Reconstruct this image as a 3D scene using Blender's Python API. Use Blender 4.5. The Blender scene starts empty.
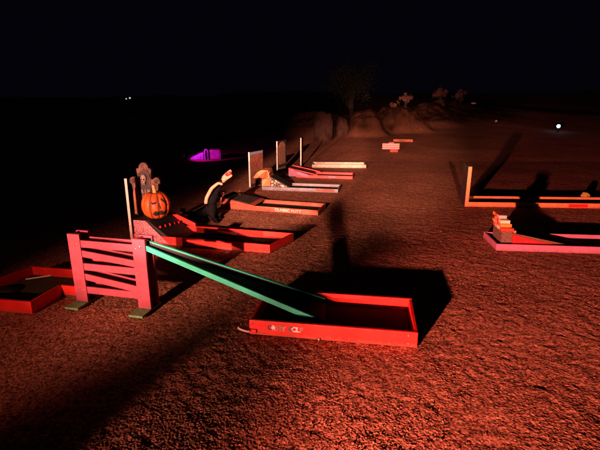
import bpy, bmesh, math, random
import numpy as np
from mathutils import Vector, Matrix
random.seed(7)
SC = bpy.context.scene
COL = SC.collection
R = math.radians

# ------------------------------------------------------------------ camera geometry
F = 445.0; PITCH = math.atan(125/445); H = 1.8
CP, SP = math.cos(PITCH), math.sin(PITCH)
def G(u, v, z=0.0):
    a = (u-300)/F; b = (v-225)/F
    t = (z-H)/(-SP-CP*b)
    return Vector((a*t, (CP-SP*b)*t, z))
def at_depth(u, v, y):
    a = (u-300)/F; b = (v-225)/F
    t = y/(CP-SP*b)
    return Vector((a*t, y, H+(-SP-CP*b)*t))

# ------------------------------------------------------------------ materials
MATS = {}
def mat(name, col, rough=0.6, var=0.25, scale=18.0, bump=0.0, bscale=120.0, col2=None, metallic=0.0, spec=0.4, wear=None):
    if name in MATS: return MATS[name]
    m = bpy.data.materials.new(name); m.use_nodes = True
    nt = m.node_tree; N = nt.nodes; L = nt.links
    b = N['Principled BSDF']
    b.inputs['Roughness'].default_value = rough
    b.inputs['Metallic'].default_value = metallic
    b.inputs['Specular IOR Level'].default_value = spec
    tc = N.new('ShaderNodeTexCoord')
    nz = N.new('ShaderNodeTexNoise'); nz.inputs['Scale'].default_value = scale
    nz.inputs['Detail'].default_value = 6; nz.inputs['Roughness'].default_value = 0.65
    L.new(tc.outputs['Object'], nz.inputs['Vector'])
    rp = N.new('ShaderNodeValToRGB')
    c2 = col2 if col2 else tuple(c*(1-var) for c in col)
    rp.color_ramp.elements[0].position = 0.35; rp.color_ramp.elements[1].position = 0.62
    rp.color_ramp.elements[0].color = (*c2, 1); rp.color_ramp.elements[1].color = (*col, 1)
    L.new(nz.outputs['Fac'], rp.inputs['Fac'])
    out = rp.outputs['Color']
    if wear:
        n2 = N.new('ShaderNodeTexNoise'); n2.inputs['Scale'].default_value = scale*2.3; n2.inputs['Detail'].default_value = 9
        n2.inputs['Roughness'].default_value = 0.75
        L.new(tc.outputs['Object'], n2.inputs['Vector'])
        r2 = N.new('ShaderNodeValToRGB'); r2.color_ramp.elements[0].position = 0.585; r2.color_ramp.elements[1].position = 0.64
        L.new(n2.outputs['Fac'], r2.inputs['Fac'])
        mx = N.new('ShaderNodeMixRGB'); mx.inputs['Color2'].default_value = (*wear, 1)
        L.new(r2.outputs['Color'], mx.inputs['Fac']); L.new(out, mx.inputs['Color1']); out = mx.outputs['Color']
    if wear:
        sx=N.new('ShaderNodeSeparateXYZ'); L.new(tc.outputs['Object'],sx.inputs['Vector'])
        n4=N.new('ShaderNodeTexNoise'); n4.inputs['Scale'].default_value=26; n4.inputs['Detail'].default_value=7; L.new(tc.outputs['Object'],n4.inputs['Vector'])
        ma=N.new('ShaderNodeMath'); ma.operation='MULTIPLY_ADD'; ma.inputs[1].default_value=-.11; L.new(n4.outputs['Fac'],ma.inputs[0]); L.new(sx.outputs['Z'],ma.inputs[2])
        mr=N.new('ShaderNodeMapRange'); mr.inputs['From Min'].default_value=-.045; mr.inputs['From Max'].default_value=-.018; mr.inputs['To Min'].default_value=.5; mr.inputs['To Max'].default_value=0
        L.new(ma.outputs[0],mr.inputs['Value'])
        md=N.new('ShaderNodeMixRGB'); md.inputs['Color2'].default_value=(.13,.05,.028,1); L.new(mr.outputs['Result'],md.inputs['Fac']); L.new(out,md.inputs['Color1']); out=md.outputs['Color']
    L.new(out, b.inputs['Base Color'])
    if bump:
        n3 = N.new('ShaderNodeTexNoise'); n3.inputs['Scale'].default_value = bscale; n3.inputs['Detail'].default_value = 5
        L.new(tc.outputs['Object'], n3.inputs['Vector'])
        bp = N.new('ShaderNodeBump'); bp.inputs['Strength'].default_value = bump; bp.inputs['Distance'].default_value = 0.01
        L.new(n3.outputs['Fac'], bp.inputs['Height']); L.new(bp.outputs['Normal'], b.inputs['Normal'])
    MATS[name] = m
    return m
def cells(name, c1, c2, scale, edge=0.08, rough=0.6, feature='DISTANCE_TO_EDGE'):
    if name in MATS: return MATS[name]
    m = bpy.data.materials.new(name); m.use_nodes = True
    nt = m.node_tree; N = nt.nodes; L = nt.links; b = N['Principled BSDF']
    b.inputs['Roughness'].default_value = rough
    tc = N.new('ShaderNodeTexCoord'); vo = N.new('ShaderNodeTexVoronoi'); vo.feature = feature
    vo.inputs['Scale'].default_value = scale
    L.new(tc.outputs['Object'], vo.inputs['Vector'])
    rp = N.new('ShaderNodeValToRGB'); rp.color_ramp.elements[0].position = edge; rp.color_ramp.elements[1].position = edge+0.06
    rp.color_ramp.elements[0].color = (*c1, 1); rp.color_ramp.elements[1].color = (*c2, 1)
    L.new(vo.outputs['Distance'], rp.inputs['Fac']); L.new(rp.outputs['Color'], b.inputs['Base Color'])
    MATS[name] = m; return m
def emit(name, col, s):
    m = bpy.data.materials.new(name); m.use_nodes = True
    b = m.node_tree.nodes['Principled BSDF']
    b.inputs['Base Color'].default_value = (*col, 1)
    b.inputs['Emission Color'].default_value = (*col, 1); b.inputs['Emission Strength'].default_value = s
    MATS[name] = m; return m

red_w   = mat('red_paint', (0.58,0.010,0.005), 0.5, 0.25, 9, 0.12, 60, wear=(0.36,0.03,0.018))
red_d   = mat('red_paint_worn', (0.34,0.07,0.035), 0.6, 0.3, 12, 0.15, 60, wear=(0.20,0.07,0.04))
red_b   = mat('bright_red_paint', (0.62,0.010,0.012), 0.5, 0.25, 12, 0.1, 60, wear=(0.45,0.10,0.08))
pink_w  = mat('faded_pink_paint', (0.27,0.032,0.060), 0.6, 0.35, 7, 0.25, 80, wear=(0.22,0.05,0.06))
pink_l  = mat('pink_paint', (0.34,0.11,0.19), 0.6, 0.2, 9, 0.15, 70, wear=(0.25,0.08,0.10))
orange_w= mat('orange_paint', (0.60,0.20,0.075), 0.6, 0.25, 9, 0.15, 70, wear=(0.45,0.12,0.05))
grey_w  = mat('blue_grey_paint', (0.20,0.21,0.25), 0.6, 0.35, 10, 0.15, 70, wear=(0.42,0.22,0.16))
white_w = mat('off_white_paint', (0.47,0.40,0.31), 0.6, 0.3, 10, 0.15, 70, wear=(0.38,0.28,0.2))
edge_w  = mat('pale_wood_edge', (0.72,0.62,0.55), 0.65, 0.2, 14, 0.15, 60)
teal    = mat('teal_paint', (0.012,0.36,0.22), 0.45, 0.25, 9, 0.1, 60, wear=(0.02,0.28,0.2))
black_p = mat('black_paint', (0.012,0.012,0.013), 0.7, 0.4, 14, 0.1, 60)
turf    = mat('green_carpet', (0.014,0.022,0.012), 0.98, 0.5, 60, 0.5, 700, spec=0.05)
turf_o  = mat('olive_carpet', (0.085,0.075,0.035), 0.98, 0.4, 30, 0.5, 700, spec=0.05)
olive   = mat('olive_steel', (0.12,0.27,0.11), 0.5, 0.4, 22, 0.1, 60)
dark_wood=mat('dark_board', (0.03,0.018,0.014), 0.8, 0.5, 10, 0.2, 60)
screw_m = mat('screw_metal', (0.5,0.48,0.45), 0.35, 0.2, 60, metallic=0.9)
rope_m  = mat('pale_rope', (0.62,0.42,0.38), 0.8, 0.4, 60, 0.4, 200)
stone_m = mat('tombstone_grey', (0.17,0.09,0.07), 0.85, 0.5, 16, 0.8, 45, col2=(0.035,0.018,0.015))
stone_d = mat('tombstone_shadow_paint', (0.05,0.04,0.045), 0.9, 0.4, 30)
stone_t = mat('tombstone_wood_tone', (0.34,0.13,0.06), 0.8, 0.4, 14, 0.3, 90)
bone_m  = mat('bone_paint', (0.30,0.22,0.18), 0.8, 0.4, 30)
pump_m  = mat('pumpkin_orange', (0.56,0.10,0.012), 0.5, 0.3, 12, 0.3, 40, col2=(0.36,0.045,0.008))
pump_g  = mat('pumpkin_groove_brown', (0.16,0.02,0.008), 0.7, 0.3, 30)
stem_m  = mat('pumpkin_stem', (0.55,0.34,0.14), 0.8, 0.4, 30, 0.3, 90)
ink     = mat('black_ink', (0.01,0.006,0.005), 0.8, 0.2, 30)
liz_m   = mat('reptile_black', (0.004,0.004,0.004), 0.8, 0.4, 40, 0.5, 120, spec=0.04)
liz_p   = mat('reptile_pale', (0.48,0.24,0.15), 0.7, 0.4, 40, 0.3, 120)
mouth_m = mat('mouth_red', (0.55,0.02,0.015), 0.5, 0.3, 40)
speck   = cells('pink_speckle', (0.10,0.015,0.018), (0.74,0.27,0.34), 75, 0.07)
honey   = cells('patch_paint', (0.02,0.01,0.008), (0.68,0.36,0.22), 14, 0.10)
specky  = mat('speckled_block', (0.17,0.09,0.06), 0.85, 0.7, 55, 0.3, 120, col2=(0.03,0.02,0.016))
brown_c = mat('brown_carpet', (0.15,0.085,0.05), 0.95, 0.5, 60, 0.4, 400, spec=0.05)
bark    = mat('bark', (0.035,0.024,0.018), 0.9, 0.5, 12, 0.6, 40)
leaf_m  = mat('leaf_dark', (0.035,0.04,0.022), 0.6, 0.5, 3)
leaf_r  = mat('leaf_reddish', (0.25,0.11,0.085), 0.6, 0.5, 3)
rock_m  = mat('rock_brown', (0.05,0.017,0.010), 0.9, 0.6, 4, 0.7, 14)
violet_m= mat('painted_plaster', (0.55,0.45,0.6), 0.8, 0.4, 9, 0.4, 40)
violet_d= mat('weathered_plaster', (0.55,0.25,0.35), 0.8, 0.4, 9, 0.4, 40)
pipe_m  = mat('lamp_steel', (0.06,0.06,0.065), 0.4, 0.3, 20, metallic=0.6)

# ------------------------------------------------------------------ mesh builder
class MB:
    def __init__(s): s.v=[]; s.f=[]; s.m=[]; s.mats=[]
    def mi(s, m):
        if m not in s.mats: s.mats.append(m)
        return s.mats.index(m)
    def add(s, vs, fs, m):
        o=len(s.v); k=s.mi(m); s.v += [Vector(v) for v in vs]
        for f in fs: s.f.append([i+o for i in f]); s.m.append(k)
    def hexa(s, p, m):   # 8 corners: bottom loop 0-3, top loop 4-7
        s.add(p, [(3,2,1,0),(4,5,6,7),(0,1,5,4),(1,2,6,5),(2,3,7,6),(3,0,4,7)], m)
    def box(s, x0,x1,y0,y1,z0,z1, m, M=None):
        p=[(x0,y0,z0),(x1,y0,z0),(x1,y1,z0),(x0,y1,z0),(x0,y0,z1),(x1,y0,z1),(x1,y1,z1),(x0,y1,z1)]
        if M: p=[M@Vector(q) for q in p]
        s.hexa(p, m)
    def beam(s, a, b, side, up, m):   # box from a to b, cross-section spanned by vectors side and up from a
        a=Vector(a);b=Vector(b);side=Vector(side);up=Vector(up)
        s.hexa([a,b,b+side,a+side,a+up,b+up,b+side+up,a+side+up], m)
    def prism(s, outline, y0, y1, m):  # outline in (x,z), extruded along y
        n=len(outline)
        vs=[(x,y0,z) for x,z in outline]+[(x,y1,z) for x,z in outline]
        fs=[list(range(n)), list(range(2*n-1,n-1,-1))]
        fs+=[(i,(i+n),((i+1)%n)+n,(i+1)%n) for i in range(n)]
        s.add(vs,fs,m)
    def slab(s, poly, z0, z1, m):
        n=len(poly)
        vs=[(p[0],p[1],z0) for p in poly]+[(p[0],p[1],z1) for p in poly]
        fs=[list(range(n-1,-1,-1)), list(range(n,2*n))]+[(i,(i+1)%n,(i+1)%n+n,i+n) for i in range(n)]
        s.add(vs,fs,m)
    def tube(s, pts, rad, m, n=10, sx=1.0):
        pts=[Vector(p) for p in pts]; k=len(pts)
        rad=rad if hasattr(rad,'__len__') else [rad]*k
        vs=[]
        for i,p in enumerate(pts):
            t=(pts[min(i+1,k-1)]-pts[max(i-1,0)]).normalized()
            a=Vector((0,0,1)) if abs(t.z)<0.9 else Vector((1,0,0))
            u=t.cross(a).normalized(); w=u.cross(t)
            for j in range(n):
                q=2*math.pi*j/n; vs.append(p+(u*math.cos(q)*sx+w*math.sin(q))*rad[i])
        fs=[(i*n+j,i*n+(j+1)%n,(i+1)*n+(j+1)%n,(i+1)*n+j) for i in range(k-1) for j in range(n)]
        fs+=[list(range(n-1,-1,-1)), list(range((k-1)*n,k*n))]
        s.add(vs,fs,m)
    def ball(s, c, r, m, nu=16, nv=10):
        c=Vector(c); r=r if hasattr(r,'__len__') else (r,r,r)
        vs=[c+Vector((0,0,-r[2]))]
        for i in range(1,nv):
            p=math.pi*i/nv
            for j in range(nu):
                q=2*math.pi*j/nu; vs.append(c+Vector((r[0]*math.sin(p)*math.cos(q), r[1]*math.sin(p)*math.sin(q), -r[2]*math.cos(p))))
        vs.append(c+Vector((0,0,r[2])))
        fs=[(0,1+(j+1)%nu,1+j) for j in range(nu)]
        for i in range(nv-2):
            for j in range(nu):
                a=1+i*nu; fs.append((a+j,a+(j+1)%nu,a+nu+(j+1)%nu,a+nu+j))
        t=len(vs)-1; a=1+(nv-2)*nu
        fs+=[(a+j,a+(j+1)%nu,t) for j in range(nu)]
        s.add(vs,fs,m)
    def build(s, name, parent=None, smooth=False, bevel=0.0, M=None):
        me=bpy.data.meshes.new(name)
        vs=[M@v for v in s.v] if M else s.v
        me.from_pydata([tuple(v) for v in vs],[],s.f)
        for m in s.mats: me.materials.append(m)
        me.polygons.foreach_set('material_index', s.m)
        if smooth: me.polygons.foreach_set('use_smooth',[True]*len(me.polygons))
        me.update()
        bm=bmesh.new(); bm.from_mesh(me); bmesh.ops.recalc_face_normals(bm, faces=bm.faces); bm.to_mesh(me); bm.free()
        o=bpy.data.objects.new(name, me); COL.objects.link(o)
        if parent: o.parent=parent
        if bevel:
            b=o.modifiers.new('bevel','BEVEL'); b.width=bevel; b.segments=2; b.limit_method='ANGLE'
        return o

def tag(o, label=None, cat=None, group=None, kind=None):
    if label: o['label']=label
    if cat: o['category']=cat
    if group: o['group']=group
    if kind: o['kind']=kind
    return o
def empty(name, loc, rz, label, cat, group=None):
    o=bpy.data.objects.new(name,None); COL.objects.link(o); o.location=loc; o.rotation_euler.z=rz
    o.empty_display_size=0.1
    return tag(o,label,cat,group)
def text_mesh(body, size, m, name, parent, M, depth=0.0015, bold=0.0):
    c=bpy.data.curves.new(name,'FONT'); c.body=body; c.size=size; c.extrude=depth; c.offset=bold
    c.align_x='CENTER'; c.align_y='CENTER'
    t=bpy.data.objects.new(name,c); COL.objects.link(t)
    dg=bpy.context.evaluated_depsgraph_get()
    me=bpy.data.meshes.new_from_object(t.evaluated_get(dg))
    bpy.data.objects.remove(t); bpy.data.curves.remove(c)
    me.transform(M); me.materials.clear(); me.materials.append(m)
    o=bpy.data.objects.new(name,me); COL.objects.link(o); o.parent=parent
    return o

# ------------------------------------------------------------------ ground
_rng=np.random.default_rng(3)
PERM=_rng.permutation(512).astype(np.int64); VAL=_rng.random(512)
def vnoise(x,y):
    xi=np.floor(x).astype(np.int64); yi=np.floor(y).astype(np.int64); fx=x-xi; fy=y-yi
    fx=fx*fx*(3-2*fx); fy=fy*fy*(3-2*fy)
    def h(a,b): return VAL[PERM[(PERM[a&511]+b)&511]]
    return (h(xi,yi)*(1-fx)+h(xi+1,yi)*fx)*(1-fy)+(h(xi,yi+1)*(1-fx)+h(xi+1,yi+1)*fx)*fy
def vn(x,y,s,o=0.0): return vnoise(x*s+o+50,y*s+1.7*o+50)
def bumpf(x,y,cx,cy,sx,sy,h,p=4):
    return h*np.exp(-np.abs((x-cx)/sx)**p-np.abs((y-cy)/sy)**p)
def terrain(x,y):
    x=np.asarray(x,float); y=np.asarray(y,float)
    g=1/(1+np.exp(-(x+.2*(y-14)-.6)/.8))
    z=0.05*np.clip(y-13.6,0,16)*g
    rough=1+.22*(vn(x,y,1.1,3)-.5)+.14*(vn(x,y,2.9,7)-.5)+.10*(vn(x,y,7,9)-.5)+.07*(vn(x,y,16,4)-.5)
    z=z+bumpf(x,y,2.95,20.9,.74,1.2,.92,4)*rough+bumpf(x,y,4.75,22.2,1.12,1.3,1.03,4)*rough+bumpf(x,y,.6,23.5,2.6,1.6,.75,2)*rough+bumpf(x,y,6.9,25.5,1.5,1.8,.75,2)*rough
    z=z+bumpf(x,y,9.0,29.5,3.2,4.5,.85,2)*rough+bumpf(x,y,14,38,5,8,.6,2)
    r=np.hypot(x,y)
    far=np.clip((r-45)/60,0,1); z=z+far*(1.2+1.6*vn(x,y,0.03,9)+.8*vn(x,y,0.11,5))
    return z
def GT(u,v):   # where the sight line meets the terrain
    a=(u-300)/F; b=(v-225)/F
    for k in range(400,4000):
        t=k*.015; p=(a*t,(CP-SP*b)*t,H+(-SP-CP*b)*t)
        if p[2]<=float(terrain(p[0],p[1])): break
    return Vector(p)
def ground():
    r=np.concatenate([np.geomspace(0.25,1.7,60,endpoint=False), np.geomspace(1.7,12,1450,endpoint=False), np.geomspace(12,60,360,endpoint=False), np.geomspace(60,500,90)])
    a=np.concatenate([np.linspace(-math.pi,-R(46),60,endpoint=False), np.linspace(-R(41),R(41),1150,endpoint=False), np.linspace(R(46),math.pi,60,endpoint=False)])
    RR,A=np.meshgrid(r,a,indexing='ij')
    x=RR*np.sin(A); y=RR*np.cos(A)
    z=terrain(x,y)
    wx=x+0.03*(vn(x,y,9,3)-.5); wy=y+0.03*(vn(x,y,9,5)-.5)
    z=z+0.012*(vn(x,y,1.3,2)-.5)+0.003*(vn(wx,wy,8,4)-.5)+.004*(vn(wx,wy,17,14)-.5)
    lump=np.abs(vn(wx,wy,17,1)-.5)*2
    z=z+0.002*(vn(wx,wy,34,6)-.5)
    pits=np.clip(vn(wx,wy,12,21)-.72,0,1); z=z-0.014*pits
    fade=np.clip((11-RR)/6,0,1)
    def stones(cs,o):
        gx=x/cs+o; gy=y/cs+o; ix=np.floor(gx).astype(np.int64); iy=np.floor(gy).astype(np.int64)
        best=np.zeros_like(x)
        for a in (-1,0,1):
            for b in (-1,0,1):
                k=PERM[(PERM[(ix+a)&511]+iy+b)&511]; k2=PERM[(k+91)&511]; k3=PERM[(k2+37)&511]
                dx=gx-(ix+a+VAL[k]); dy=gy-(iy+b+VAL[k2]); rad=.42+.42*VAL[k3]
                best=np.maximum(best,np.sqrt(np.clip(rad*rad-dx*dx-dy*dy,0,None))*(.45+.55*VAL[PERM[(k3+5)&511]]))
        return best*cs
    z=z+0.36*stones(.0115,7.3)*fade*(.5+.95*vn(x,y,1.9,40))
    z=z-0.007
    nr,na=RR.shape
    V=np.stack([x,y,z],-1).reshape(-1,3)
    i=np.arange(nr-1)[:,None]*na+np.arange(na)[None,:]
    j=np.arange(nr-1)[:,None]*na+(np.arange(na)[None,:]+1)%na
    Q=np.stack([i,i+na,j+na,j],-1).reshape(-1,4)
    # centre fan
    V=np.vstack([V,[[0,0,0]]]); c=len(V)-1
    T=np.array([[k,(k+1)%na,c] for k in range(na)])
    me=bpy.data.meshes.new('ground')
    nl=Q.size+T.size
    me.vertices.add(len(V)); me.vertices.foreach_set('co',V.ravel())
    me.loops.add(nl); me.loops.foreach_set('vertex_index',np.concatenate([Q.ravel(),T.ravel()]).astype(np.int32))
    me.polygons.add(len(Q)+len(T))
    ls=np.concatenate([np.arange(len(Q))*4,len(Q)*4+np.arange(len(T))*3]).astype(np.int32)
    me.polygons.foreach_set('loop_start',ls)
    me.update(calc_edges=True)
    me.polygons.foreach_set('use_smooth',np.ones(len(me.polygons),bool))
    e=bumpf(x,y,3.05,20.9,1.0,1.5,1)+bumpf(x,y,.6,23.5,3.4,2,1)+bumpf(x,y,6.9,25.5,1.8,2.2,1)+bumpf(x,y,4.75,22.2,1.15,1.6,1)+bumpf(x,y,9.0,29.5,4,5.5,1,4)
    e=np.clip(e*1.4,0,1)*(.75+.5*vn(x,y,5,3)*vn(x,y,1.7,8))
    at=me.attributes.new('mound_shade','FLOAT','POINT'); at.data.foreach_set('value',np.append(np.clip(e,0,1).ravel(),0).astype(np.float32))  # weaker light on the mounds and ridge, put into the colour
    m=bpy.data.materials.new('red_gravel'); m.use_nodes=True
    nt=m.node_tree;N=nt.nodes;L=nt.links;b=N['Principled BSDF']; b.inputs['Roughness'].default_value=0.95; b.inputs['Specular IOR Level'].default_value=0.05
    tc=N.new('ShaderNodeTexCoord')
    def nz(s,d=6,ro=.6):
        n=N.new('ShaderNodeTexNoise'); n.inputs['Scale'].default_value=s; n.inputs['Detail'].default_value=d; n.inputs['Roughness'].default_value=ro
        L.new(tc.outputs['Object'],n.inputs['Vector']); return n
    vo=N.new('ShaderNodeTexVoronoi'); vo.inputs['Scale'].default_value=80; L.new(tc.outputs['Object'],vo.inputs['Vector'])
    rp=N.new('ShaderNodeValToRGB'); e=rp.color_ramp.elements
    e[0].position=.28; e[0].color=(.085,.026,.015,1); e[1].position=.74; e[1].color=(.55,.24,.145,1)
    sep=N.new('ShaderNodeSeparateColor'); L.new(vo.outputs['Color'],sep.inputs['Color']); 
    n1=nz(28); ad=N.new('ShaderNodeMath'); ad.operation='MULTIPLY_ADD'; ad.inputs[1].default_value=.45
    L.new(sep.outputs['Red'],ad.inputs[0]); mu=N.new('ShaderNodeMath'); mu.operation='MULTIPLY'; mu.inputs[1].default_value=.55
    L.new(n1.outputs['Fac'],mu.inputs[0]); L.new(mu.outputs[0],ad.inputs[2]); L.new(ad.outputs[0],rp.inputs['Fac'])
    n2=nz(.7,4); r2=N.new('ShaderNodeValToRGB'); r2.color_ramp.elements[0].position=.35; r2.color_ramp.elements[0].color=(.75,.72,.7,1); r2.color_ramp.elements[1].position=.65
    L.new(n2.outputs['Fac'],r2.inputs['Fac'])
    mx=N.new('ShaderNodeMixRGB'); mx.blend_type='MULTIPLY'; mx.inputs['Fac'].default_value=1
    L.new(rp.outputs['Color'],mx.inputs['Color1']); L.new(r2.outputs['Color'],mx.inputs['Color2'])
    at=N.new('ShaderNodeAttribute'); at.attribute_name='mound_shade'
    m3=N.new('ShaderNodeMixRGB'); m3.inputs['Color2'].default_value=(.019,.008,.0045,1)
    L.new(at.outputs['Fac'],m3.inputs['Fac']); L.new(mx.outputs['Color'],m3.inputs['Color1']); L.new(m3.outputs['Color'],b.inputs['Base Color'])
    n3=nz(150,4,.7); bp=N.new('ShaderNodeBump'); bp.inputs['Strength'].default_value=.4; bp.inputs['Distance'].default_value=.006
    L.new(n3.outputs['Fac'],bp.inputs['Height']); L.new(bp.outputs['Normal'],b.inputs['Normal'])
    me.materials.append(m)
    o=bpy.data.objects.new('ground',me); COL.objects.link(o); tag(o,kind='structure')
    return m
ground_mat=ground()

# loose pebbles on the near gravel: nobody could count them
def pebbles():
    n=9000
    ico=bmesh.new(); bmesh.ops.create_icosphere(ico,subdivisions=1,radius=1)
    bv=np.array([v.co[:] for v in ico.verts]); bf=np.array([[v.index for v in f.verts] for f in ico.faces]); ico.free()
    rg=np.random.default_rng(5)
    rr=np.exp(rg.uniform(math.log(1.9),math.log(7),n)); aa=rg.uniform(-R(40),R(40),n)
    x=rr*np.sin(aa); y=rr*np.cos(aa)
    s=rg.gamma(2.5,0.0010,n).clip(.0015,.0055); s[:90]=rg.uniform(.005,.009,90)
    V=bv[None]*s[:,None,None]*rg.uniform(.6,1.3,(n,1,3))*rg.uniform(.8,1.2,(n,len(bv),1))
    V[...,0]+=x[:,None]; V[...,1]+=y[:,None]; V[...,2]+=-0.008+0.2*s[:,None]
    Fc=bf[None]+(np.arange(n)*len(bv))[:,None,None]
    me=bpy.data.meshes.new('pebbles'); Vf=V.reshape(-1,3); Ff=Fc.reshape(-1,3)
    me.vertices.add(len(Vf)); me.vertices.foreach_set('co',Vf.ravel())
    me.loops.add(Ff.size); me.loops.foreach_set('vertex_index',Ff.ravel().astype(np.int32))
    me.polygons.add(len(Ff)); me.polygons.foreach_set('loop_start',(np.arange(len(Ff))*3).astype(np.int32))
    me.update(calc_edges=True); me.materials.append(ground_mat)
    o=bpy.data.objects.new('loose_gravel',me); COL.objects.link(o)
    tag(o,'loose reddish pebbles scattered over the gravel','gravel',kind='stuff')
pebbles()

# ------------------------------------------------------------------ lanes
LANES='wooden golf lanes laid on the gravel'
def lane(nl, nr, label, paint, W=.54, hb=.11, th=.022, floor=turf, L=None, front=None, left_board=True, fl_paint=None, flare=0.0):
    """nl, nr: ground points of the near corners (left, right). Local frame: x along the lane, y away."""
    a=G(*nl); b=G(*nr); d=b-a; ang=math.atan2(d.y,d.x); L=L or d.length
    t=empty('golf_lane', (a.x,a.y,0), ang, label, 'golf lane', LANES)
    def bd(x0,x1,y0,y1,nm,m=paint,z1=hb):
        q=MB(); q.box(x0,x1,y0,y1,0,z1,m)
        for v in q.v: v.x+=flare*v.y*max(0,v.x/L)
        return q.build(nm,t,bevel=.003)
    fr=bd(0,L,0,th,'side_board',front or paint)
    bk=bd(0 if left_board else .09,L,W-th,W,'side_board',fl_paint or paint)
    bd(L-th,L,th+.0015,W-th-.0015,'end_board',paint,hb-.002)
    if left_board: bd(0,th,th+.0015,W-th-.0015,'end_board',paint,hb-.002)
    q=MB(); q.box(th+.001,L-th-.001,th+.001,W-th-.001,.004,.018,floor)
    for v in q.v: v.x+=flare*v.y*max(0,v.x/L)
    q.build('carpet',t)
    return t,L,ang,fr,bk
LOC=lambda t: Matrix.LocRotScale(t.location,t.rotation_euler,None)

# ---- lane with the teal ramp (nearest)
L1,L1L,L1A,fr1,_=lane((249.5,334),(417,348),'nearest red golf lane with coloured letters on its front board, under the teal ramp',red_w,floor=mat('dark_red_brown_carpet',(.075,.032,.02),.97,.5,50,.4,500,spec=.05),W=.62,hb=.125,th=.026)
cols=[mat('letter_blue_black',(.03,.05,.07),.5),mat('letter_green',(.03,.12,.08),.5),mat('letter_white',(.75,.70,.66),.5),mat('letter_dark_red',(.22,.03,.03),.5),mat('letter_plum',(.12,.03,.06),.5),
      mat('letter_green',(.03,.12,.08)),mat('letter_white',(.75,.70,.66)),mat('letter_white',(.75,.70,.66)),mat('letter_dark_red',(.22,.03,.03))]
for i,ch in enumerate('CRAZY GOLF'):
    if ch==' ': continue
    k=i if i<5 else i-1
    x=.17+.0275*i+(0.003 if i>5 else 0)
    cc=[0,2,3,3,4,1,2,2,3][k]
    cc=[mat('letter_blue_black',(.03,.05,.07)),mat('letter_green',(.03,.12,.08)),mat('letter_white',(.75,.7,.66)),mat('letter_rust',(.30,.16,.10)),mat('letter_grey',(.32,.30,.30))][cc]
    text_mesh(ch,.058,cc,'letter',L1,Matrix.Translation((x,-.0015,.070))@Matrix.Rotation(R(90),4,'X'),.001,.002)
q=MB(); q.tube([(-.035+.045*math.cos(p)-.0,-.03+.016*math.sin(p),.055-.012*math.cos(p)) for p in [i*math.pi/10 for i in range(21)]],.0085,rope_m,8); q.build('handle',L1,True)
q=MB(); q.box(-.02,.06,-.02,-.001,.02,.05,red_w); q.build('bracket',L1,bevel=.003)
q=MB(); q.tube([(.56,-.012,.0),(.56,-.012,.02)],.010,screw_m,8); q.build('screw_eye',L1,True)

for x,z in ((.03,.03),(.03,.095),(1.235,.03),(1.235,.095)):
    q=MB(); q.tube([(x,-.0035,z),(x,.001,z)],.0065,screw_m,10); q.build('screw',L1,True)
# ---- ramp
def ramp():
    tn=G(141,249,.575); tf=tn+Vector((.03,.075,.0)); bn=G(325,327,.03); bf=G(322,309,.03)
    bf=bn+Vector((.03,.42,0))
    o=tn.copy(); o.z=0
    t=empty('ball_ramp',o,0,'long teal edged ramp sloping from the pink tower down into the nearest red lane','ramp')
    def rel(v): return v-o
    up=Vector((0,0,1)); sd=Vector((.02,.0,0)); 
    n=(tf-tn).normalized()
    q=MB(); q.beam(rel(tn),rel(bn),n*.02,up*.046,teal); q.build('side_rail',t,bevel=.002)
    q=MB(); q.beam(rel(tf-n*.02),rel(bf-n*.02),n*.02,up*.052,black_p); q.build('side_rail',t)
    q=MB(); q.beam(rel(tf-n*.02)+up*.0525,rel(bf-n*.02)+up*.0525,n*.02,up*.010,teal); q.build('rail_cap',t)
    q=MB(); n2=(bf-bn).normalized()
    a,b,c,d=rel(tn+n*.021),rel(bn+n2*.021),rel(bf-n2*.021),rel(tf-n*.021)
    q.hexa([a-up*.0,b,c,d,a+up*.016,b+up*.016,c+up*.016,d+up*.016],black_p); q.build('trough',t)
ramp()

# ---- tower
def tower():
    a=G(82.5,303.5); b=G(145,311); d=b-a; ang=math.atan2(d.y,d.x); Wd=d.length
    t=empty('ramp_tower',a,ang,'faded pink slatted tower with diagonal rails holding up the high end of the ramp','tower')
    pw=.124; hh=.665; dep=.115; pt=.03
    for y in (0,dep):
        nm='post'
        for x in (-pw/2,Wd-pw/2):
            q=MB(); q.box(x,x+pw,y,y+pt,.022,hh,pink_w); q.build(nm,t,bevel=.004)
        x0=pw/2+.001; x1=Wd-pw/2-.001; yb=y+.006
        for z in (.545,.33,.105):
            q=MB(); q.box(x0,x1,yb,yb+.018,z,z+.066,pink_w); q.build('rail',t,bevel=.003)
        for z0,z1 in ((.455,.405),(.235,.165)):
            q=MB(); q.hexa([(x0,yb,z0),(x1,yb,z1),(x1,yb+.018,z1),(x0,yb+.018,z0),(x0,yb,z0+.062),(x1,yb,z1+.062),(x1,yb+.018,z1+.062),(x0,yb+.018,z0+.062)],pink_w)
            q.build('diagonal_rail',t,bevel=.003)
    for x in (0,Wd):
        for z in (.578,.363,.138):
            q=MB(); q.tube([(x+(.03 if x==0 else -.03),-.003,z),(x+(.03 if x==0 else -.03),.001,z)],.0065,screw_m,10); q.build('screw',t,True)
    for x in (-pw/2+.02,Wd-pw/2+.02):
        q=MB(); q.box(x,x+.022,pt+.001,dep-.001,hh-.055,hh-.004,pink_w); q.build('cross_rail',t,bevel=.003)
        q=MB(); q.box(x,x+.02,pt+.001,dep-.001,.10,.16,pink_w); q.build('cross_rail',t,bevel=.003)
    for x in (-pw/2-.012,Wd-pw/2-.012):
        q=MB(); q.box(x,x+pw+.012,-.135,dep+.06,.0,.021,olive); q.build('foot_plate',t,bevel=.002)
    q=MB(); q.tube([(Wd+.012,-.006,.60),(Wd+.012,.002,.60)],.013,screw_m,12); q.build('bolt',t,True)
tower()

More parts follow.
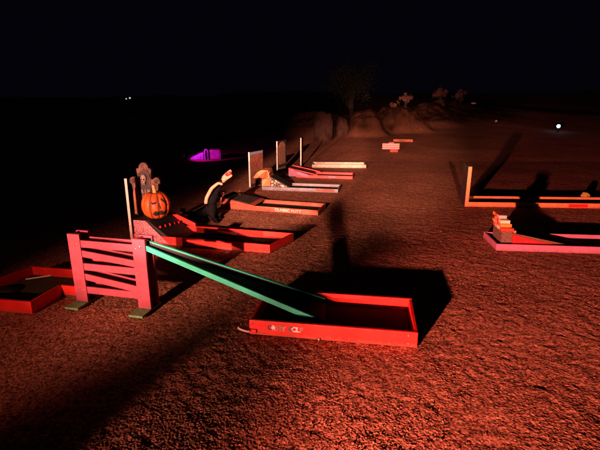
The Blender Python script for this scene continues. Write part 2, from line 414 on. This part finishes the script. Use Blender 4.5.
# ---- hexagonal lane at the far left
def hex_lane():
    t=empty('golf_lane',(-2.6,3.9,0),0,'red golf lane cut by the left edge, olive carpet and a slanted front corner','golf lane',LANES)
    P=[(-3.12,3.66),(-2.335,3.53),(-2.265,3.90),(-2.02,3.845),(-1.97,4.25),(-2.84,4.42)]
    P=[Vector((x+2.6,y-3.9,0)) for x,y in P]
    n=len(P); th=.024; c=sum(P,Vector())/n
    for i in range(n):
        a,b=P[i],P[(i+1)%n]; d=(b-a).normalized(); nn=Vector((-d.y,d.x,0))
        e=d*.024 if i not in (1,2) else d*0
        q=MB(); q.beam(a+(d*.0255 if i in (0,1,3,4,5) else d*.002),b,nn*th,Vector((0,0,.115-.001*i)),red_w)
        q.build('side_board',t,bevel=.003)
    q=MB(); Q=[p+(c-p).normalized()*.035 for p in P]; q.slab(Q,.004,.02,turf_o); q.build('carpet',t)
    q=MB(); q.beam(P[5]+Vector((.02,-.17,.02)),P[5]+Vector((.26,-.05,.02)),Vector((0,.012,0)),Vector((0,0,.012)),edge_w); q.build('ledge',t,bevel=.002)
    b=empty('dome_obstacle',(-2.86,3.95,.02),0,'small dark domed obstacle on the olive carpet at the left edge','obstacle')
    q=MB(); q.ball((0,0,.0),(.15,.10,.05),black_p,18,10); q.build('dome',b,True)
    q=MB(); q.box(-.10,.16,-.13,-.11,0,.028,grey_w); q.build('lip',b,bevel=.004)
hex_lane()

# ---- upright end panels
def panel(parent_pt, ang, h, W, label, face, edge=edge_w, th=.022, cap=None):
    t=empty('sign_panel',(parent_pt.x,parent_pt.y,0),ang,label,'sign panel','upright boards standing at the lane ends')
    q=MB(); q.box(-th,0,0,W,0,h,dark_wood); q.build('board',t)
    q=MB(); q.box(-th-.004,.004,-.022,-.001,0,h+.002,edge); q.build('edge_strip',t,bevel=.002)
    if face: face(t,W,h)
    return t
def picture_mat(name, stops, scale, dist=2.0):
    m=bpy.data.materials.new(name); m.use_nodes=True; nt=m.node_tree;N=nt.nodes;L=nt.links;b=N['Principled BSDF']; b.inputs['Roughness'].default_value=.6
    tc=N.new('ShaderNodeTexCoord'); mp=N.new('ShaderNodeMapping'); mp.inputs['Scale'].default_value=(1,1.6,1)
    L.new(tc.outputs['Object'],mp.inputs['Vector'])
    n=N.new('ShaderNodeTexNoise'); n.inputs['Scale'].default_value=scale; n.inputs['Distortion'].default_value=dist; n.inputs['Detail'].default_value=3
    L.new(mp.outputs['Vector'],n.inputs['Vector']); rp=N.new('ShaderNodeValToRGB'); L.new(n.outputs['Fac'],rp.inputs['Fac'])
    e=rp.color_ramp.elements
    e[0].position=stops[0][0]; e[0].color=(*stops[0][1],1); e[1].position=stops[-1][0]; e[1].color=(*stops[-1][1],1)
    for p,c in stops[1:-1]: k=e.new(p); k.color=(*c,1)
    L.new(rp.outputs['Color'],b.inputs['Base Color']); return m
pic1=picture_mat('landscape_picture',[(.35,(.12,.03,.02)),(.5,(.32,.10,.05)),(.65,(.10,.08,.07))],5)
pic2=picture_mat('portrait_picture',[(.35,(.30,.13,.08)),(.5,(.42,.20,.12)),(.68,(.16,.07,.06))],6)
sky_b=mat('picture_blue',(.22,.30,.42),.6,.3,20)

# ---- pumpkin lane
L2,L2L,L2A,fr2,_=lane((134,242),(270,253.4),'red golf lane with the speckled ramp that carries the pumpkin, behind the pink tower',red_w,hb=.108,W=.56,flare=.27)
def l2_extra():
    W=.56; zt=.30
    # ramp wedge: plateau then slope
    q=MB(); q.prism([(.024,.02),(.50,.02),(.20,zt),(.024,zt)],-.001,.012,speck)
    q.build('speckled_panel',L2)
    q=MB(); q.prism([(.026,.02),(.60,.02),(.22,zt-.001),(.026,zt-.001)],.024,W-.024,black_p); q.build('ramp_block',L2)
    q=MB(); q.beam((.20,W-.023,zt-.05),(.62,W-.023,.075),(0,.024,0),(0,0,.075),red_w); q.build('ramp_rail',L2,bevel=.003)
    for i in range(5):
        s=.30+.02*i; y=.08+.095*i
        xx=.36+.012*i; z=zt-(xx-.22)*(zt-.02)/.38
        q=MB(); q.ball((xx,y,z+.012),.017+.002*(i%3),red_b,12,8); q.build('knob',L2,True)
    q=MB(); q.box(1.16,1.25,.54-.0255,.54-.0235,.035,.075,pink_l); q.build('name_plate',L2)
l2_extra()
p2=LOC(L2)@Vector((0,0,0))
panel(p2+Vector((-.02,.02,0)),R(21),.84,.09,'tall slim dark post with a pale front edge, left of the tombstone',None)
# tombstone
def tombstone():
    base=LOC(L2)@Vector((.035,.34,.29))
    t=empty('tombstone',base,L2A+R(4),'ornate grey toy tombstone with a skull, behind the pumpkin','tombstone')
    def arc(cx,cz,r,a0,a1,n): return [(cx+r*math.cos(R(a0+(a1-a0)*i/n)),cz+r*math.sin(R(a0+(a1-a0)*i/n))) for i in range(n+1)]
    t.scale=(1.12,1,1.24)
    out=[(-.14,0),(.16,0),(.165,.30)]
    out+=arc(.150,.375,.045,-60,150,9)          # right scroll
    out+=[(.085,.40),(.09,.47)]+arc(.075,.495,.022,-40,120,5)
    out+=arc(0.0,.515,.062,25,155,9)
    out+=arc(-.075,.495,.022,60,220,5)+[(-.09,.47),(-.085,.40)]
    out+=arc(-.150,.375,.045,30,240,9)+[(-.165,.30)]
    q=MB(); q.prism(out,-.03,.03,stone_m); b=q.build('slab',t,bevel=.006)
    # recessed arch
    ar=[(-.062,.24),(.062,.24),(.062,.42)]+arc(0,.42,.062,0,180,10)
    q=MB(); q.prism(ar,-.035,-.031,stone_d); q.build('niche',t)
    # arch frame moulding
    q=MB(); q.tube([(-.072,-.034,.25),(-.072,-.034,.42)]+[(x*1.16,-.034,.42+(z-.42)*1.16) for x,z in arc(0,.42,.062,180,0,12)]+[(.072,-.034,.42),(.072,-.034,.25)],.011,stone_m,8); q.build('moulding',t,True)
    for s in (-1,1):
        q=MB(); q.tube([(s*(.150+.03*(1-i/14)*math.cos(i*.6)),-.034,.375+.03*(1-i/14)*math.sin(i*.6)) for i in range(14)],.009,stone_m,8); q.build('scroll',t,True)
    # skull
    q=MB(); q.ball((0,-.05,.41),(.036,.03,.043),bone_m,16,12); q.box(-.020,.020,-.072,-.045,.345,.385,bone_m); sk=q.build('skull',t,True)
    q=MB()
    for s in (-1,1): q.ball((s*.014,-.076,.402),(.009,.006,.010),ink,10,8)
    q.ball((0,-.079,.382),(.005,.004,.007),ink,8,6)
    for k in range(5): q.box(-.016+.008*k-.001,-.016+.008*k+.001,-.0735,-.0725,.348,.368,ink)
    q.build('skull_hollow',sk,True)
    q=MB(); q.box(-.10,.10,-.034,-.0305,.225,.30,stone_d); q.build('plaque',t)
    text_mesh('R I P',.062,bone_m,'lettering',t,Matrix.Translation((0,-.0365,.262))@Matrix.Rotation(R(90),4,'X'),.0015,.001)
    q=MB()
    q.prism([(-.158,.01),(-.075,.01),(-.085,.26),(-.12,.31),(-.155,.26)],-.05,-.031,stone_t); q.build('coffin_relief',t,bevel=.006)
tombstone()
def pumpkin():
    base=LOC(L2)@Vector((.255,.19,.29))
    t=empty('jack_o_lantern',base,R(12),'bright orange carved plastic pumpkin with a crooked face, in front of the tombstone','pumpkin')
    t.scale=(1,1,1.22)
    nu,nv=96,28; vs=[];rx=.185;rz=.155;zc=.152; m=[]
    def surf(q,p):
        rib=abs(math.sin(q*5)); g=1-.13*(1-rib)**2.2*math.sin(p)
        r=rx*math.sin(p)**.85*g; dip=.028*math.exp(-((math.pi-p)/.35)**2)
        return Vector((r*math.cos(q),r*math.sin(q),zc-rz*math.cos(p)-dip+ .012*math.exp(-(p/.4)**2)))
    for i in range(nv+1):
        p=max(.02,min(math.pi-.02,math.pi*i/nv))
        for j in range(nu): vs.append(surf(2*math.pi*j/nu,p))
    q=MB()
    for i in range(nv):
        for j in range(nu):
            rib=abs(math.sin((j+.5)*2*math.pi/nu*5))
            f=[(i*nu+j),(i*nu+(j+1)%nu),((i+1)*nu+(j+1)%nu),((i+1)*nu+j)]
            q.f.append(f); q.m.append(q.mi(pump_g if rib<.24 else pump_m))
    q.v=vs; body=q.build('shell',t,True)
    q=MB(); q.tube([(0,0,.265),(-.004,-.002,.31),(-.012,-.004,.345),(-.004,-.006,.365)],[.034,.024,.021,.024],stem_m,9); q.build('stem',t,True)
    # carved face: patches lying on the shell, centred on angle qa (towards the right of the camera)
    qa=R(-66)
    def patch(outline, nm, m=ink, off=1.0):
        pts=[]
        for i in range(len(outline)):
            p0=outline[i]; p1=outline[(i+1)%len(outline)]
            for k in range(5): pts.append((p0[0]+(p1[0]-p0[0])*k/5,p0[1]+(p1[1]-p0[1])*k/5))
        ca=sum(p[0] for p in pts)/len(pts); cb=sum(p[1] for p in pts)/len(pts); n=len(pts); c=Vector((0,0,zc))
        def on(a,b,f):
            v=surf(qa+a*1.15,math.pi/2+b*1.25+.05); return c+(v-c)*f
        q=MB(); V=[]; fs=[]
        for lv in range(6):
            f=1-lv/5.2
            V+=[on(ca+(p[0]-ca)*f,cb+(p[1]-cb)*f,1.018) for p in pts]
        for lv in range(5): fs+=[(lv*n+i,lv*n+(i+1)%n,(lv+1)*n+(i+1)%n,(lv+1)*n+i) for i in range(n)]
        fs.append([5*n+i for i in range(n)]); o=len(V)
        V+=[on(p[0],p[1],.97) for p in pts]; fs+=[(i,o+i,o+(i+1)%n,(i+1)%n) for i in range(n)]
        q.add(V,fs,m)
        q.build(nm,t)
    patch([(-.62,.28),(-.50,.14),(-.28,.16),(-.22,.30),(-.42,.24)],'eye')
    patch([(.10,.46),(.30,.30),(.55,.02),(.50,-.02),(.24,.20),(.06,.38)],'eye')
    patch([(-.10,.20),(-.05,-.12),(.02,-.14),(-.04,.18)],'nose')
    patch([(-.55,-.42),(-.34,-.22),(-.20,-.34),(.02,-.20),(.18,-.36),(.40,-.22),(.46,-.36),(.22,-.52),(-.10,-.50),(-.34,-.56)],'mouth')
pumpkin()

# ---- lane with lettering, and the reptile
L3,L3L,L3A,fr3,_=lane((221,208.3),(318,215.6),'worn red golf lane with pale capital letters on its front board, beside the black reptile',red_d,hb=.085)
for o in L3.children: pass
def l3_extra():
    text_mesh('CLASSIC PUTT',.062,mat('letter_cream',(.46,.36,.29),.6),'lettering',L3,Matrix.Translation((1.215,-.0015,.042))@Matrix.Rotation(R(90),4,'X')@Matrix.Scale(1.15,4,(1,0,0)),.001,.003)
    q=MB(); q.prism([(.0,.086),(.62,.086),(.0,.19)],0,.54,red_d); q.build('ramp_block',L3,bevel=.003)
    q=MB(); q.hexa([(-.002,.03,.186),(.50,.03,.107),(.50,.51,.107),(-.002,.51,.186),(-.002,.03,.198),(.52,.03,.111),(.52,.51,.111),(-.002,.51,.198)],dark_wood); q.build('ramp_carpet',L3)
    for x,y in ((.03,.06),(.16,.44)):
        z=.19-x*.16
        q=MB(); q.tube([(x,y,z),(x,y,z+.05),(x,y,z+.085)],[.018,.018,.012],red_d,10); q.build('peg',L3,True)
l3_extra()
def reptile():
    base=G(212,221); base.z=0
    t=empty('toy_reptile',base,R(-4),'black toy reptile rearing up with pale throat and open red mouth','toy reptile')
    V=[(0,0,.20,.085),      #0 pelvis
       (.03,0,.34,.065),   #1 chest
       (.10,.01,.48,.045),  #2 neck
       (.17,.0,.60,.048),  #3 nape
       (.24,-.02,.70,.045),#4 skull
       (.30,-.03,.755,.030),#5 upper snout
       (.345,-.035,.80,.020),#6 snout tip
       (.29,-.04,.685,.026),#7 jaw
       (.36,-.05,.73,.018), #8 jaw tip
       (-.12,.03,.12,.06), #9 tail
       (-.26,.02,.10,.05), #10
       (-.36,-.06,.14,.032), #11
       (-.42,-.16,.21,.026), #12
       (-.36,-.24,.235,.024), #13
       (-.28,-.30,.235,.018), #14 tail tip
       (.03,-.08,.12,.05), (.06,-.09,.03,.03), (.13,-.10,.015,.022), #15-17 near leg
       (.03,.08,.12,.05), (.06,.09,.03,.03), (.13,.10,.015,.022),    #18-20 far leg
       (-.06,-.085,.27,.030), (-.03,-.115,.39,.029), (.06,-.14,.54,.027), (.17,-.145,.625,.023), #21-24 near arm
       (.08,.08,.40,.028), (.14,.10,.42,.020), (.18,.10,.40,.014), (.235,-.145,.60,.018)] #25-27 far arm
    Ed=[(0,1),(1,2),(2,3),(3,4),(4,5),(5,6),(4,7),(7,8),(0,9),(9,10),(10,11),(11,12),(12,13),(13,14),(0,15),(15,16),(16,17),(0,18),(18,19),(19,20),(1,21),(21,22),(22,23),(23,24),(24,28),(1,25),(25,26),(26,27)]
    me=bpy.data.meshes.new('body'); me.from_pydata([v[:3] for v in V],Ed,[])
    o=bpy.data.objects.new('body',me); COL.objects.link(o)
    o.modifiers.new('skin','SKIN'); sv=me.skin_vertices[0].data
    for i,v in enumerate(V): sv[i].radius=(v[3],v[3])
    sv[0].use_root=True
    s=o.modifiers.new('sub','SUBSURF'); s.levels=2; s.render_levels=2
    dg=bpy.context.evaluated_depsgraph_get(); nm=bpy.data.meshes.new_from_object(o.evaluated_get(dg))
    bpy.data.objects.remove(o)
    nm.materials.clear(); nm.materials.append(liz_m); nm.materials.append(liz_p)
    for p in nm.polygons:
        c=p.center; p.use_smooth=True
        arm=c.y<-.088 and (c.z>.27 or c.x<-.03)  and c.z>.30
        throat=c.x>.20 and c.z>.60 and c.y<.03
        tip=c.x<-.24 and c.y<-.19
        if arm or throat or tip: p.material_index=1
    b=bpy.data.objects.new('body',nm); COL.objects.link(b); b.parent=t
    q=MB(); q.tube([(.27,-.045,.725),(.315,-.05,.75),(.345,-.05,.775)],[.030,.028,.018],mouth_m,10); q.build('mouth',t,True)
    q=MB(); q.ball((.255,-.062,.725),.010,bone_m,10,8); q.build('eye',t,True)
reptile()

# ---- lane with the orange ramp house
L4,L4L,L4A,_,_=lane((262,190.2),(338,193),'blue grey golf lane with the orange patched ramp on its left end',grey_w,hb=.075,front=grey_w)
def l4_extra():
    q=MB(); q.box(1.12,1.50,-.004,-.0015,.02,.07,red_d); q.build('name_strip',L4)
    base=LOC(L4)@Vector((-.03,.05,.0))
    t=empty('ramp_obstacle',base,L4A,'orange block with a rounded hood and a patchy wedge on the grey lane','obstacle')
    q=MB(); q.box(.02,.20,-.01,.40,.077,.235,orange_w); q.build('block',t,bevel=.006)
    q=MB(); q.box(-.12,.019,-.005,.38,.077,.22,dark_wood); q.build('side_recess',t)
    n=14; out=[(-.13+.30*(1-math.cos(math.pi*i/n))/2*1.0, .237+.17*math.sin(math.pi*i/n)**.8) for i in range(n+1)]
    out=[(-.17,.237)]+[(-.17+.32*i/n,.237+.17*math.sin(min(1,i/n*1.6)*math.pi/2)**.8*(1 if i<n else .95)) for i in range(1,n+1)]+[(.19,.237)]
    q=MB(); q.prism(out,.02,.36,orange_w); q.build('hood',t,bevel=.004)
    q=MB(); q.prism([(.202,.077),(.56,.077),(.202,.27)],-.012,.0,honey); q.build('patched_side',t)
    q=MB(); q.prism([(.203,.077),(.57,.077),(.203,.275)],.001,.40,black_p); q.build('wedge',t)
    q=MB(); q.beam((.19,-.014,.285),(.60,-.014,.078),(0,.016,0),(0,0,.012),dark_wood); q.build('edge_rail',t)
    for k in range(3):
        q=MB(); q.beam((.05+.035*k,.0165,.24),(.115+.035*k,.0165,.395),(.012,0,0),(0,.003,0),red_d); q.build('hood_stripe',t)
l4_extra()
def face4(t,W,h):
    q=MB(); q.box(.001,.004,.03,W-.03,.06,h-.06,pic1); q.build('picture',t)
    q=MB(); q.box(.0015,.0055,.03,W-.03,h-.058,h-.004,sky_b); q.build('header_strip',t)
p=LOC(L4)@Vector((-.33,.30,0)); panel(p,L4A-R(16),.74,.54,'sign panel with a blue strip along its top, behind the orange hood',face4)

# ---- red lane
L5,L5L,L5A,_,_=lane((296,177.6),(352.5,179.2),'bright red golf lane with a pale pink ramp at its left end',red_b,hb=.07)
def l5_extra():
    q=MB(); q.prism([(-.18,.03),(.30,.03),(.30,.075),(-.18,.215)],.0,.028,pink_l); q.build('ramp_side',L5)
    q=MB(); q.prism([(-.18,.0),(.42,.0),(.42,.06),(-.18,.205)],.029,.50,black_p); q.build('ramp_block',L5)
    q=MB(); q.beam((-.18,-.006,.21),(.52,-.006,.065),(0,.03,0),(0,0,.022),red_b); q.build('ramp_rail',L5)
    q=MB(); q.beam((-.18,.51,.21),(.52,.51,.065),(0,.03,0),(0,0,.022),red_b); q.build('ramp_rail',L5)
    q=MB(); q.box(.78,.95,-.004,-.0015,.02,.06,pink_l); q.build('name_strip',L5)
l5_extra()
def face5(t,W,h):
    n=12; q=MB(); vs=[];out=[(.06,.20),(W-.06,.20),(W-.06,h-.18)]+[(W/2+(W/2-.06)*math.cos(math.pi*i/n),h-.18+.15*math.sin(math.pi*i/n)) for i in range(1,n)]+[(.06,h-.18)]
    m=len(out)
    q.add([(.001,a,b) for a,b in out]+[(.006,a,b) for a,b in out],[list(range(m)),list(range(2*m-1,m-1,-1))]+[(i,i+m,(i+1)%m+m,(i+1)%m) for i in range(m)],pic2); q.build('arched_picture',t)
    q=MB(); q.box(.001,.006,.06,W-.06,.07,.12,mat('dull_plate',(.22,.14,.07),.5)); q.build('caption_plate',t)
p=LOC(L5)@Vector((-.58,.62,0)); panel(p,L5A-R(12),.80,.54,'sign panel with an arched picture above a dull caption plate',face5)

# ---- white lane
L6,L6L,L6A,_,_=lane((312,167.8),(366,168.2),'off white golf lane with plain low boards, farthest of the row on the left',white_w,hb=.09)
def face6(t,W,h):
    q=MB(); q.box(.001,.004,.05,W-.05,.10,h-.08,pic1); q.build('picture',t)
p=LOC(L6)@Vector((-.30,.10,0)); panel(p,L6A-R(3),.80,.54,'slim sign panel nearly edge on, farthest of the row on the left',face6)

# ---- right hand lanes
R1,R1L,R1A,_,_=lane((468,206.8),(600,208.5),'orange golf lane at the right edge with a tall post-like panel on its left corner',orange_w,hb=.085,L=2.9,left_board=False)
p=LOC(R1)@Vector((0,0.02,0)); 
def facex(t,W,h): pass
tp=panel(p,R1A-R(8),.70,.54,'orange edged panel standing upright at the left corner of the orange lane',None,edge=orange_w,th=.05)
q=MB(); q.box(1.70,2.02,-.004,-.0015,.012,.07,red_b); q.build('name_strip',R1)
R2,R2L,R2A,_,_=lane((496,250.7),(600,254),'faded pink golf lane at the right edge, in front of the orange lane',pink_l,hb=.088,L=2.6)
def bricks():
    base=LOC(R2)@Vector((.10,.30,.018))
    t=empty('brick_obstacle',base,R2A,'speckled block topped with toy bricks in front of a red ramp on the pink lane','obstacle')
    q=MB(); q.box(-.02,.11,-.20,.14,0,.20,specky); q.build('gate_block',t,bevel=.004)
    cl=[mat('brick_red',(.60,.05,.02),.5),mat('brick_orange',(.70,.24,.05),.5),mat('brick_grey',(.42,.40,.38),.5),mat('brick_cream',(.75,.60,.38),.5)]
    k=0
    for row in range(4):
        z=.203+.043*row
        y0=-.20+.012*(row%2)
        n=4 if row<2 else 3
        for i in range(n):
            y=-.20+.085*i+(.0425 if row%2 else 0)+(.06 if row==2 else .10 if row==3 else 0)
            if y>.13: continue
            q=MB(); q.box(-.03,.12-.018*row,y,y+.082,z,z+.041,cl[[0,3,2,0,1,0,2,1,3,0,1,2,0,1][k%14]]); q.build('brick',t,bevel=.003); k+=1
    q=MB(); q.box(.111,.165,-.16,-.10,.05,.205,cl[1]); q.build('pillar',t,bevel=.004)
    q=MB(); q.prism([(.112,0),(1.0,0),(.46,.085),(.112,.17)],-.215,-.195,red_b); q.build('ramp_side',t)
    q=MB(); q.prism([(.113,0),(1.06,0),(.113,.185)],-.194,.14,brown_c); q.build('ramp_wedge',t)
bricks()
y=G(600,190,.0); 
t=empty('yellow_block',(LOC(R1)@Vector((2.30,.62,0))),.3,'small yellowish block behind the orange lane at the right edge','block')
q=MB(); q.prism([(-.07,0),(.09,0),(.07,.12),(.0,.16),(-.05,.10)],-.05,.05,mat('dull_yellow',(.40,.28,.08),.7)); q.build('body',t,bevel=.01)

# ---- small slatted box further up the path
def tee_box():
    c=GT(390.5,152.0); t=empty('slatted_box',c,R(-4),'small pale pink slatted box with a red base on the path by the mounds','box')
    q=MB(); q.box(-.27,.27,0,.26,.09,.26,pink_l); q.build('body',t)
    for k in range(3):
        q=MB(); q.box(-.29,.29,-.022,-.002,.10+.07*k,.15+.07*k,mat('slat_pink',(.75,.36,.33),.6,.3,12)); q.build('slat',t,bevel=.004)
    q=MB(); q.box(-.08,.10,-.01,.05,.262,.33,pink_l); q.build('cap',t,bevel=.005)
    q=MB(); q.box(-.02,.24,-.03,-.004,.0,.085,red_b); q.build('base',t)
    c=GT(403,142); t=empty('low_board',c,R(-8),'low dull orange board lying on the path behind the slatted box','board')
    q=MB(); q.box(-.38,.38,0,.5,0,.10,mat('dull_orange',(.42,.11,.05),.7,.4,9)); q.build('frame',t,bevel=.01)
    q=MB(); q.box(-.33,.33,.05,.45,.10,.106,mat('dull_orange_top',(.30,.09,.05),.9,.4,9)); q.build('top',t)
tee_box()

# ---- purple lit castle
def castle():
    c=G(205,159.5); t=empty('castle_obstacle',c,R(6),'small obstacle of ramp, arch and block lit purple by its own lamp','obstacle')
    k=14/445*1.0
    q=MB(); q.prism([(-.46,0),(-.03,0),(-.03,.22),(-.16,.19),(-.30,.12),(-.42,.07)],0,.35,violet_m); q.build('ramp',t,bevel=.01)
    q=MB(); q.prism([(-.02,.0),(.03,.0),(.03,.34),(-.02,.28)],.0,.05,violet_d); q.build('door_post',t,bevel=.006)
    n=10; o=[(.055+.055*math.cos(math.pi*i/n),.24+.09*math.sin(math.pi*i/n)) for i in range(n+1)]
    ring=[(.11,0)]+o+[(.0,0),(.02,0)]+[(.055-.035*math.cos(math.pi*i/n),.24+.06*math.sin(math.pi*i/n)) for i in range(n+1)]+[(.09,0)]
    q=MB(); q.prism(ring,-.06,-.02,violet_m); q.build('arch',t)
    q=MB(); q.box(.14,.46,.02,.36,0,.29,violet_d); q.build('block',t,bevel=.01)
    q=MB(); q.box(.47,.50,-.04,.0,0,.30,white_w); q.build('post',t,bevel=.004)
    q=MB(); q.box(-.72,-.62,-.02,.04,0,.20,violet_d); q.build('side_post',t,bevel=.006)
    for i in range(5):
        q=MB(); q.prism([(-.44+.085*i,0),(-.39+.085*i,0),(-.39+.085*i,.05+.03*i),(-.415+.085*i,.08+.03*i),(-.44+.085*i,.05+.03*i)],-.03,-.012,violet_m); q.build('picket',t)
    return c
cc=castle()

# ------------------------------------------------------------------ far things
def tz(x,y): return float(terrain(x,y))
def leafball(q, centre, rad, n, size, m, rg, squash=1.0, clumps=14):
    cs=[]
    for _ in range(clumps):
        d=Vector((rg.gauss(0,1),rg.gauss(0,1),rg.gauss(0,1)*squash)).normalized()*rad*rg.uniform(.25,1.0); cs.append((Vector(centre)+Vector((d.x,d.y,d.z*squash)),rad*rg.uniform(.18,.42)))
    for _ in range(n):
        c,r=rg.choice(cs); p=c+Vector((rg.gauss(0,.55),rg.gauss(0,.55),rg.gauss(0,.55)))*r
        u=Vector((rg.gauss(0,1),rg.gauss(0,1),rg.gauss(0,1))).normalized(); w=u.orthogonal().normalized()
        s=size*rg.uniform(.6,1.3)
        q.add([p-u*s,p+w*s*.45,p+u*s,p-w*s*.45],[(0,1,2,3)],m)
    return cs
def shrub(x,y,h,w,n,label,seed,m=leaf_r,name='shrub',size=.05,clumps=12,cat='shrub',grp='shrubs on top of the mounds'):
    rg=random.Random(seed); z=tz(x,y)
    t=empty(name,(x,y,z-.03),0,label,cat,grp)
    q=MB(); cs=leafball(q,(0,0,h*.66),w/2,n,size,m,rg,.8,clumps); q.build('foliage',t)
    q=MB()
    for c,r in cs[:8]:
        a=Vector((rg.uniform(-.05,.05),rg.uniform(-.05,.05),0)); mid=(a+c)/2+Vector((0,0,.1*h))
        q.tube([a,mid,c],[.018*h+.006,.012*h+.004,.004],bark,6)
    q.build('stem',t)
def up(u,y): return (u-300)/F*(y*CP+0.0)
shrub(5.0,21.9,.62,.55,300,'reddish leafy shrub on top of the larger round mound',1,size=.055)
shrub(4.4,21.6,.3,.45,120,'low sparse shrub left of the reddish one on the larger mound',2,size=.04)
shrub(8.55,28.2,.95,.85,420,'tall pinkish tufted shrub standing on the crest of the ridge',3,size=.07)
shrub(9.9,28.4,.75,.9,300,'wide ragged shrub on the crest right of the pinkish tufted one',4,size=.065)
shrub(8.2,27.0,.3,.6,140,'small dim shrub at the foot of the pinkish tufted one',5,size=.05)
shrub(3.3,29.5,2.9,3.4,4200,'broad dark leafy tree with a ragged crown behind the smaller round mound',6,m=leaf_m,name='tree',size=.07,clumps=40,cat='tree',grp=None)
def rock(x,y,sx,sy,h,label,seed):
    rg=random.Random(seed); bm=bmesh.new(); bmesh.ops.create_icosphere(bm,subdivisions=4,radius=1)
    off=seed*3.1
    for v in bm.verts:
        p=v.co.normalized(); s=(abs(p.x)**4+abs(p.y)**4+abs(p.z)**4)**-.25
        n=float(vnoise(np.array([p.x*2+off+20]),np.array([p.z*2+p.y+off+20]))[0])-.5
        n2=float(vnoise(np.array([p.x*6+off+20]),np.array([p.z*3+p.y*6+off+20]))[0])-.5
        s*=1+.35*n+.16*n2
        v.co=Vector((p.x*s*sx,p.y*s*sy,(p.z*s*.5+.42)*h))
    me=bpy.data.meshes.new('rock'); bm.to_mesh(me); bm.free(); me.materials.append(rock_m)
    for p in me.polygons: p.use_smooth=True
    o=bpy.data.objects.new('rock',me); COL.objects.link(o); o.location=(x,y,-.05)
    tag(o,label,'rock','rocks at the edge of the course')
rock(.98,18.6,.36,.4,1.45,'tall dim brown rock standing left of the path',1)
rock(1.85,20.0,.28,.35,1.15,'narrower dim rock just left of the smaller round mound',2)
# lamps in the distance
def lamp(x,y,z,r,s,col,label,heads=1):
    t=empty('lamp_post',(x,y,0),0,label,'lamp','lamps far off in the dark')
    q=MB(); q.tube([(0,0,0),(0,0,z-r*1.5)],[r*.7,r*.5],pipe_m,10); q.tube([(0,0,z-r*1.6),(0,0,z-r*.9)],[r*1.3,r*1.2],pipe_m,12); q.build('pole',t,True)
    for i in range(heads):
        q=MB(); q.ball((i*.0+(-1)**i*(0 if heads==1 else r*2.2),0,z+(0 if i==0 else -r*.9)),r*(1 if i==0 else .75),emit('lamp_glow_%s'%label[:6].replace(' ','_'),col,s),16,12); q.build('bulb',t,True)
p=at_depth(558.5,126.2,21); lamp(p.x,p.y,p.z,.075,14,(.30,.68,1.0),'lit lamp shining bluish white at the right')
p=at_depth(128,98,44); lamp(p.x,p.y,p.z,.08,.7,(.9,.92,1.0),'faint pair of white lamps far off at the left',2)
def marker(u,v,y,w,label):
    p=at_depth(u,v,y); zb=tz(p.x,p.y)
    t=empty('marker_stake',(p.x,p.y,zb-.05),0,label,'stake','pale stakes on the dark slope')
    h=max(.1,p.z-zb+.05)
    q=MB(); q.box(-.03,.03,-.02,.02,0,h-.01,dark_wood); q.build('stake',t)
    q=MB(); q.box(-w/2,w/2,-.02,.02,h-.0,h+.09,white_w); q.build('plate',t)
marker(473,108,29,.28,'pale plate on a stake at the crest of the dark slope')
marker(496,122,23,.10,'tiny pale plate on a stake lower down the dark slope')

# ------------------------------------------------------------------ camera, world, lights
cam=bpy.data.cameras.new('camera'); cam.sensor_width=36; cam.lens=36*F/600; cam.clip_start=.05; cam.clip_end=2000
co=bpy.data.objects.new('camera',cam); COL.objects.link(co); co.location=(0,0,H); co.rotation_euler=(R(90)-PITCH,0,0)
SC.camera=co
w=bpy.data.worlds.new('World'); SC.world=w; w.use_nodes=True
nt=w.node_tree; bg=nt.nodes['Background']; sk=nt.nodes.new('ShaderNodeTexSky'); sk.sky_type='NISHITA'; sk.sun_disc=False
sk.sun_elevation=R(-5); sk.sun_rotation=R(200); gl=nt.nodes.new('ShaderNodeMixRGB'); gl.blend_type='ADD'; gl.inputs['Fac'].default_value=1; gl.inputs['Color2'].default_value=(.009,.008,.024,1)
nt.links.new(sk.outputs['Color'],gl.inputs['Color1']); nt.links.new(gl.outputs['Color'],bg.inputs['Color']); bg.inputs['Strength'].default_value=.1
def spot(pos,target,power,col,size,blend,rad=.06):
    l=bpy.data.lights.new('flood_or_fill_spot','SPOT'); l.energy=power; l.color=col; l.spot_size=R(size); l.spot_blend=blend; l.shadow_soft_size=rad
    o=bpy.data.objects.new('flood_or_fill_spot',l); COL.objects.link(o); o.location=pos
    o.rotation_euler=(Vector(target)-Vector(pos)).to_track_quat('-Z','Y').to_euler(); return o
A0=(-4.3,-4.2,1.5); A1=(-4.6,-3.6,2.2); B0=(-3.1,-3.3,1.0); C0=(-.55,-4.5,2.3)
def aim(p,az,el): return (p[0]+math.sin(R(az))*math.cos(R(el)),p[1]+math.cos(R(az))*math.cos(R(el)),p[2]+math.sin(R(el)))
spot(A0,aim(A0,20.0,1.0),13500,(1,.42,.29),26,.5)
spot(A1,aim(A1,19.0,-12.9),1700,(1,.31,.21),21,.95)
spot(B0,aim(B0,35.8,-3.0),18500,(1,.265,.19),24,.85)
spot(C0,aim(C0,10.8,-5.2),30000,(1,.42,.28),15.5,.95)  # added fill that brightens the path and the middle ground
D0=(-2.5,-4.5,2.6)
spot(D0,aim(D0,9.3,-9.3),24000,(1,.44,.32),11.5,.5)  # added narrow fill for the lettered lane and those behind it
E0=(-3.6,-3.9,.62)
spot(E0,aim(E0,25.6,-3.6),4500,(1,.36,.26),8,.6,.04)  # added low narrow fill, only for the nearest lane's front board
pl=spot((cc.x-.25,cc.y-.75,.55),(cc.x+.02,cc.y+.1,.08),60,(.80,.012,.85),70,.6,.03)
SC.view_settings.view_transform='Standard'; SC.view_settings.look='None'; SC.view_settings.exposure=0; SC.view_settings.gamma=1
SC.view_settings.use_curve_mapping=False
